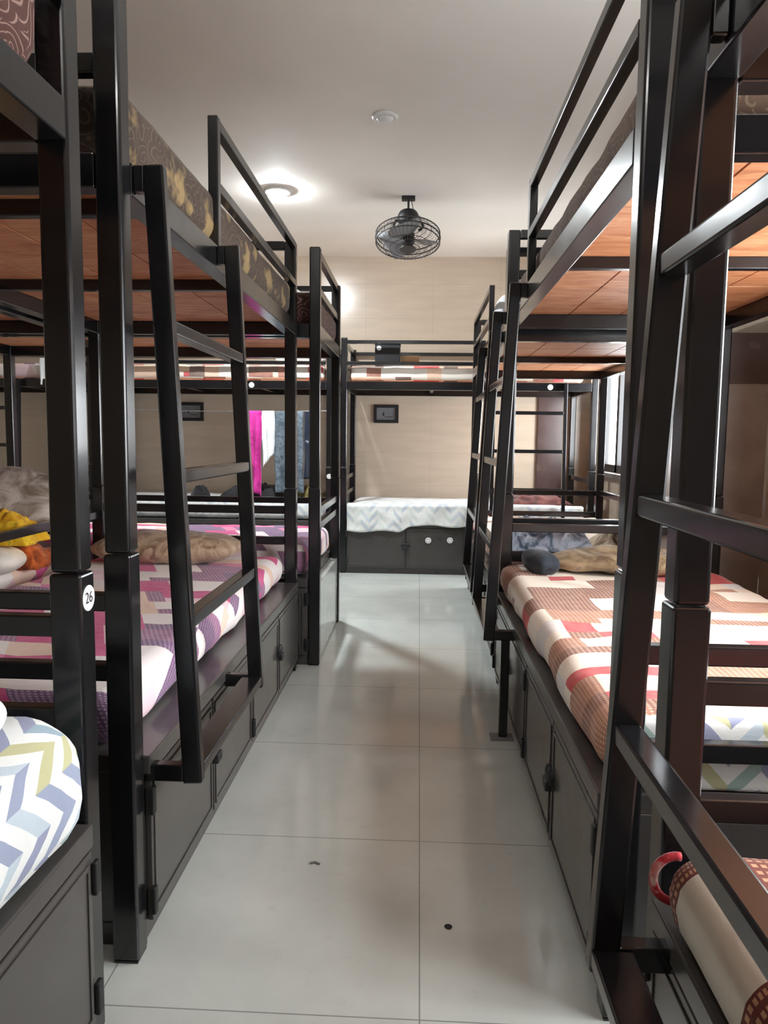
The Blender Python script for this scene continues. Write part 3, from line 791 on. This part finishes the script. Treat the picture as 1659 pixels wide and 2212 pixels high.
# clothes line with washing in the bunk left of the aisle
mb = MB(); pts = [(-2.625+1.88*i/20, 5.935, 1.30-.012*math.sin(math.pi*i/20)) for i in range(21)]
mb.tube(pts, .003, 6); tag(mb.build('clothes_line', STEEL), 'thin cord strung between the posts of the left back bunk', 'cord')
lz = 1.288
hang('shirt', MAG, -1.385, -1.27, 5.935, lz, .66, .25, 'magenta garment hanging at the left end of the clothes line', seed=1., slant=.1)
hang('shirt', WHT, -1.262, -1.165, 5.935, lz, .40, .30, 'white shirt hanging between the magenta garment and grey trousers', seed=2., slant=-.3)
hang('trousers', DENIM, -1.155, -.93, 5.935, lz, .66, .30, 'grey blue trousers hanging on the clothes line', seed=3.)
hang('shirt', STRP, -.92, -.80, 5.935, lz, .55, .30, 'navy and white print shirt at the right end of the clothes line', seed=5.)

# ------------------------------------------------------------------ things on the right
pb = empty('partition_board', (1.25, 3.327, 0), 'tall brown board standing between the two farther right bunks', 'partition board')
mb = MB(); mb.box(-.23, .26, -.012, .012, .0, 1.335, .003); mb.build('panel', BROWN, pb)
mb = MB(); mb.box(-.23, .26, -.016, .016, 1.338, 1.555, .003); mb.build('header', BROWN2, pb)
mb = MB()
ring = [(.352+.030*math.cos(t), .955, .50+.032*math.sin(t)) for t in [math.pi*(.45+1.1*i/16) for i in range(17)]]
mb.tube(ring, .006, 8); tag(mb.build('cloth_strap', RED, smooth=True), 'red cloth loop at the corner of the maroon mattress', 'cloth strap')

# ------------------------------------------------------------------ back wall objects
def picture(x, z, w, h, label):
    r = empty('picture_frame', (x, YB, z), label, 'picture', 'framed pictures on the back wall')
    mb = MB(); t = .028
    mb.box(-w/2, w/2, -.022, -.001, h/2-t, h/2); mb.box(-w/2, w/2, -.022, -.001, -h/2, -h/2+t)
    mb.box(-w/2, -w/2+t, -.022, -.001, -h/2+t, h/2-t); mb.box(w/2-t, w/2, -.022, -.001, -h/2+t, h/2-t)
    mb.build('frame', BLK2, r)
    mb = MB(); mb.box(-w/2+t, w/2-t, -.010, -.002, -h/2+t, h/2-t, 0); mb.build('picture_panel', GREYGL, r)
    mb = MB(); mb.box(-.03, -.018, -.0115, -.0102, -.018, .012, 0); mb.box(-.01, .06, -.0115, -.0102, -.03, -.024, 0); mb.build('print', BLK2, r)
picture(-.305, 1.311, .225, .165, 'small dark framed picture on the back wall at the aisle end')
picture(-2.103, 1.313, .235, .17, 'small dark framed picture on the back wall seen through the ladder')
bx = empty('storage_box', (-.265, 6.05, zb+.125), 'small black box with white sticker on the back upper bunk', 'box')
mb = MB(); mb.box(-.10, .10, -.07, .07, 0, .165, .006); bxb = mb.build('body', BLK2, bx)
mb = MB(); mb.box(-.103, .103, -.073, .073, .165, .19, .004); mb.build('lid', BLK2, bx)
mb = MB(); mb.lathe([(.019, 0), (.019, .001)], (-.068, -.0705, .138), (0, -1, 0), 24); mb.build('sticker', STICK, bx)
mb = MB(); mb.box(-.075, .075, -.05, .05, 0, .085, .003); mb.box(-.01, .01, -.0505, .0505, .0851, .086, 0)
tag(mb.build('carton', CARD, loc=(-.085, 6.09, zb+.127)), 'small brown carton beside the black box on the back upper bunk', 'box')
pillow('pillow', OFFW, (.42, .30, .12), (-1.0, 6.27, zb+.12), (0, 0, 0), 'off-white pillow on the upper back bunk left of the aisle', seed=41)
pillow('cloth_bundle', WHT, (.30, .24, .14), (-.78, 4.1, 1.752), (0, 0, 0), 'white cloth bundle on top of the crosswise left upper bunk', 'cloth', seed=43)
pillow('cloth_bundle', WHT, (.16, .46, .20), (.52, 4.62, 1.74), (0, 0, 0), 'white bundle on the upper mattress of the farthest right bunk', 'cloth', seed=44)

# ------------------------------------------------------------------ ceiling fan
def fan():
    fx, fy = -.10, 5.15
    r = empty('cage_fan', (fx, fy, ZC), 'black cage fan hanging from the ceiling above the aisle end', 'fan')
    mb = MB(); mb.box(-.045, .045, -.03, .03, -.022, 0, .003); mb.build('ceiling_plate', BLK2, r)
    mb = MB(); mb.tube([(0, 0, -.02), (0, .02, -.10)], .008, 10); mb.tube([(.02, 0, -.02), (.03, .005, -.07), (.05, 0, -.11)], .003, 6); mb.build('rod', BLK2, r)
    tilt = math.radians(-15); R = Matrix.Rotation(tilt, 4, 'X'); T = Matrix.Translation((0, 0, -.245)) @ R
    mb = MB(); mb.lathe([(.03, .165), (.062, .155), (.072, .135), (.072, .10), (.05, .075), (.04, .05)], (0, 0, 0), (0, 0, 1), 28)
    mb.bm.transform(T); mb.build('motor_housing', BLK2, r, True)
    mb = MB()
    for s in (-1, 1):
        mb.tube([(s*.05, 0, .11), (s*.085, 0, .10), (s*.10, 0, .06), (s*.085, 0, .035), (s*.07, 0, .03)], .009, 8)
    mb.bm.transform(T); mb.build('yoke', BLK2, r)
    mb = MB(); Rc = .215; rw = .0011
    def circ(rad, z, th):
        mb.tube([(rad*math.cos(k*2*math.pi/40), rad*math.sin(k*2*math.pi/40), z) for k in range(40)], th, 6, True)
    for z in (.005, -.06): circ(Rc, z, .0042)
    circ(Rc+.002, -.028, .0048)
    for k in range(48):
        c, s = math.cos(k*2*math.pi/48), math.sin(k*2*math.pi/48)
        mb.tube([(.05*c, .05*s, .05), (.13*c, .13*s, .04), (.195*c, .195*s, .022), (Rc*c, Rc*s, .005), (Rc*c, Rc*s, -.06), (.19*c, .19*s, -.085), (.12*c, .12*s, -.10), (.05*c, .05*s, -.105)], rw, 4)
    for rad, z in ((.08, .045), (.12, .04), (.16, .032), (.08, -.104), (.12, -.10), (.16, -.093)): circ(rad, z, .002)
    mb.lathe([(.055, -.112), (.055, -.104)], (0, 0, 0), (0, 0, 1), 24)
    mb.lathe([(.05, .045), (.05, .055)], (0, 0, 0), (0, 0, 1), 24)
    mb.bm.transform(T); mb.build('cage', WIRE, r)
    for k in range(3):
        mb = MB(); n = 10; th0 = k*2*math.pi/3+.4; rows = []
        for i in range(n+1):
            rad = .035+.155*i/n; row = []
            wid = .035+.075*math.sin(min(1, i/n*1.15)*math.pi*.62)
            for j in range(7):
                a = (j/6-.5)*2*wid
                p = Vector((rad, a, a*.42-.03)); p = Matrix.Rotation(th0, 3, 'Z') @ p
                row.append(mb.bm.verts.new(p))
            rows.append(row)
        for i in range(n):
            for j in range(6): mb.bm.faces.new((rows[i][j], rows[i+1][j], rows[i+1][j+1], rows[i][j+1]))
        mb.bm.transform(T); o = mb.build('blade', FANB, r, True)
        so = o.modifiers.new('thickness', 'SOLIDIFY'); so.thickness = .003
    mb = MB(); mb.lathe([(.03, -.075), (.045, -.06), (.045, .0), (.02, .05)], (0, 0, 0), (0, 0, 1), 24); mb.bm.transform(T); mb.build('hub', BLK2, r, True)
FANB = paint('fan_blade_grey', (150, 150, 152), .35)
WIRE = paint('fan_wire_grey', (62, 60, 60), .4)
fan()

# ------------------------------------------------------------------ lamps
LED = m_emit('led_diffuser', (.90, .96, 1., 1), 950.)
def downlight(x, y, label, lit=True, r=.062, mat=None):
    e = empty('ceiling_light', (x, y, ZC), label, 'ceiling light', 'round ceiling lights')
    mb = MB(); mb.lathe([(r+.022, -.001), (r+.022, -.010), (r+.012, -.016), (r, -.016), (r, -.006)], (0, 0, 0), (0, 0, 1), 36); mb.build('trim_ring', WHITE, e, True)
    mb = MB(); k = 8
    dp = .020 if lit else .022
    mb.lathe([(r*math.cos(math.pi/2*i/k), -.012-dp*math.sin(math.pi/2*i/k)) for i in range(k+1)], (0, 0, 0), (0, 0, 1), 32)
    mb.build('diffuser', mat or (LED if lit else WHITE), e, True)
downlight(-.957, 5.01, 'lit round ceiling light shining brightly left of the fan', True, .068)
downlight(-.199, 3.897, 'unlit round ceiling light over the middle of the aisle', False, .045)
FILL = m_emit('warm_fill_emitter', (1., .98, .95, 1), 140.)  # emitter for the added lights outside the view
downlight(-.25, -.95, 'added unseen fill light on the ceiling at the near end of the aisle', True, .06, FILL)  # added behind the camera to brighten the aisle
downlight(-.63, .45, 'added unseen fill light on the ceiling above the edge of the near left bunk', True, .06, FILL)  # unseen lamp added to brighten the near floor
downlight(-3.0, 1.2, 'added unseen fill light on the ceiling over the far left row of bunks', True, .06, FILL)  # unseen lamp added as fill for the left row

# ------------------------------------------------------------------ specks on the floor
mb = MB(); mb.lathe([(.008, 0), (.009, .002), (.004, .004)], (0, 0, 0), (0, 0, 1), 10)
tag(mb.build('lint_speck', BLK2, loc=(.082, 1.558, 0)), 'tiny dark speck lying on the bare floor tile', 'speck')
mb = MB(); mb.tube([(-.014, 0, .002), (0, .004, .003), (.012, -.002, .002)], .003, 6)
tag(mb.build('lint_speck', STEEL, loc=(-.248, 1.782, 0)), 'tiny grey lint on the floor left of the grout line', 'speck')

# ------------------------------------------------------------------ daylight
w = bpy.data.worlds.new('sky'); sc.world = w; w.use_nodes = True
bg = w.node_tree.nodes['Background']; bg.inputs[0].default_value = (.93, .97, 1., 1); bg.inputs[1].default_value = 16.
def portal(name, loc, rot, sx, sy):
    l = bpy.data.lights.new(name, 'AREA'); l.shape = 'RECTANGLE'; l.size = sx; l.size_y = sy; l.cycles.is_portal = True
    o = bpy.data.objects.new(name, l); COL.objects.link(o); o.location = loc; o.rotation_euler = rot
portal('window_portal', (XR+.09, (WY0+WY1)/2, (WZ0+WZ1)/2), (0, math.radians(90), 0), WZ1-WZ0, WY1-WY0)
portal('window_portal', (XR+.09, (NY0+NY1)/2, (WZ0+NZ1)/2), (0, math.radians(90), 0), NZ1-WZ0, NY1-NY0)  # sky portal of the added window

# ------------------------------------------------------------------ render look
vs = sc.view_settings
vs.view_transform = 'Standard'; vs.look = 'None'; vs.exposure = .80; vs.gamma = 1.; vs.use_curve_mapping = False
sc.cycles.use_denoising = True
sc.cycles.max_bounces = 8; sc.cycles.diffuse_bounces = 5; sc.cycles.sample_clamp_indirect = 8.
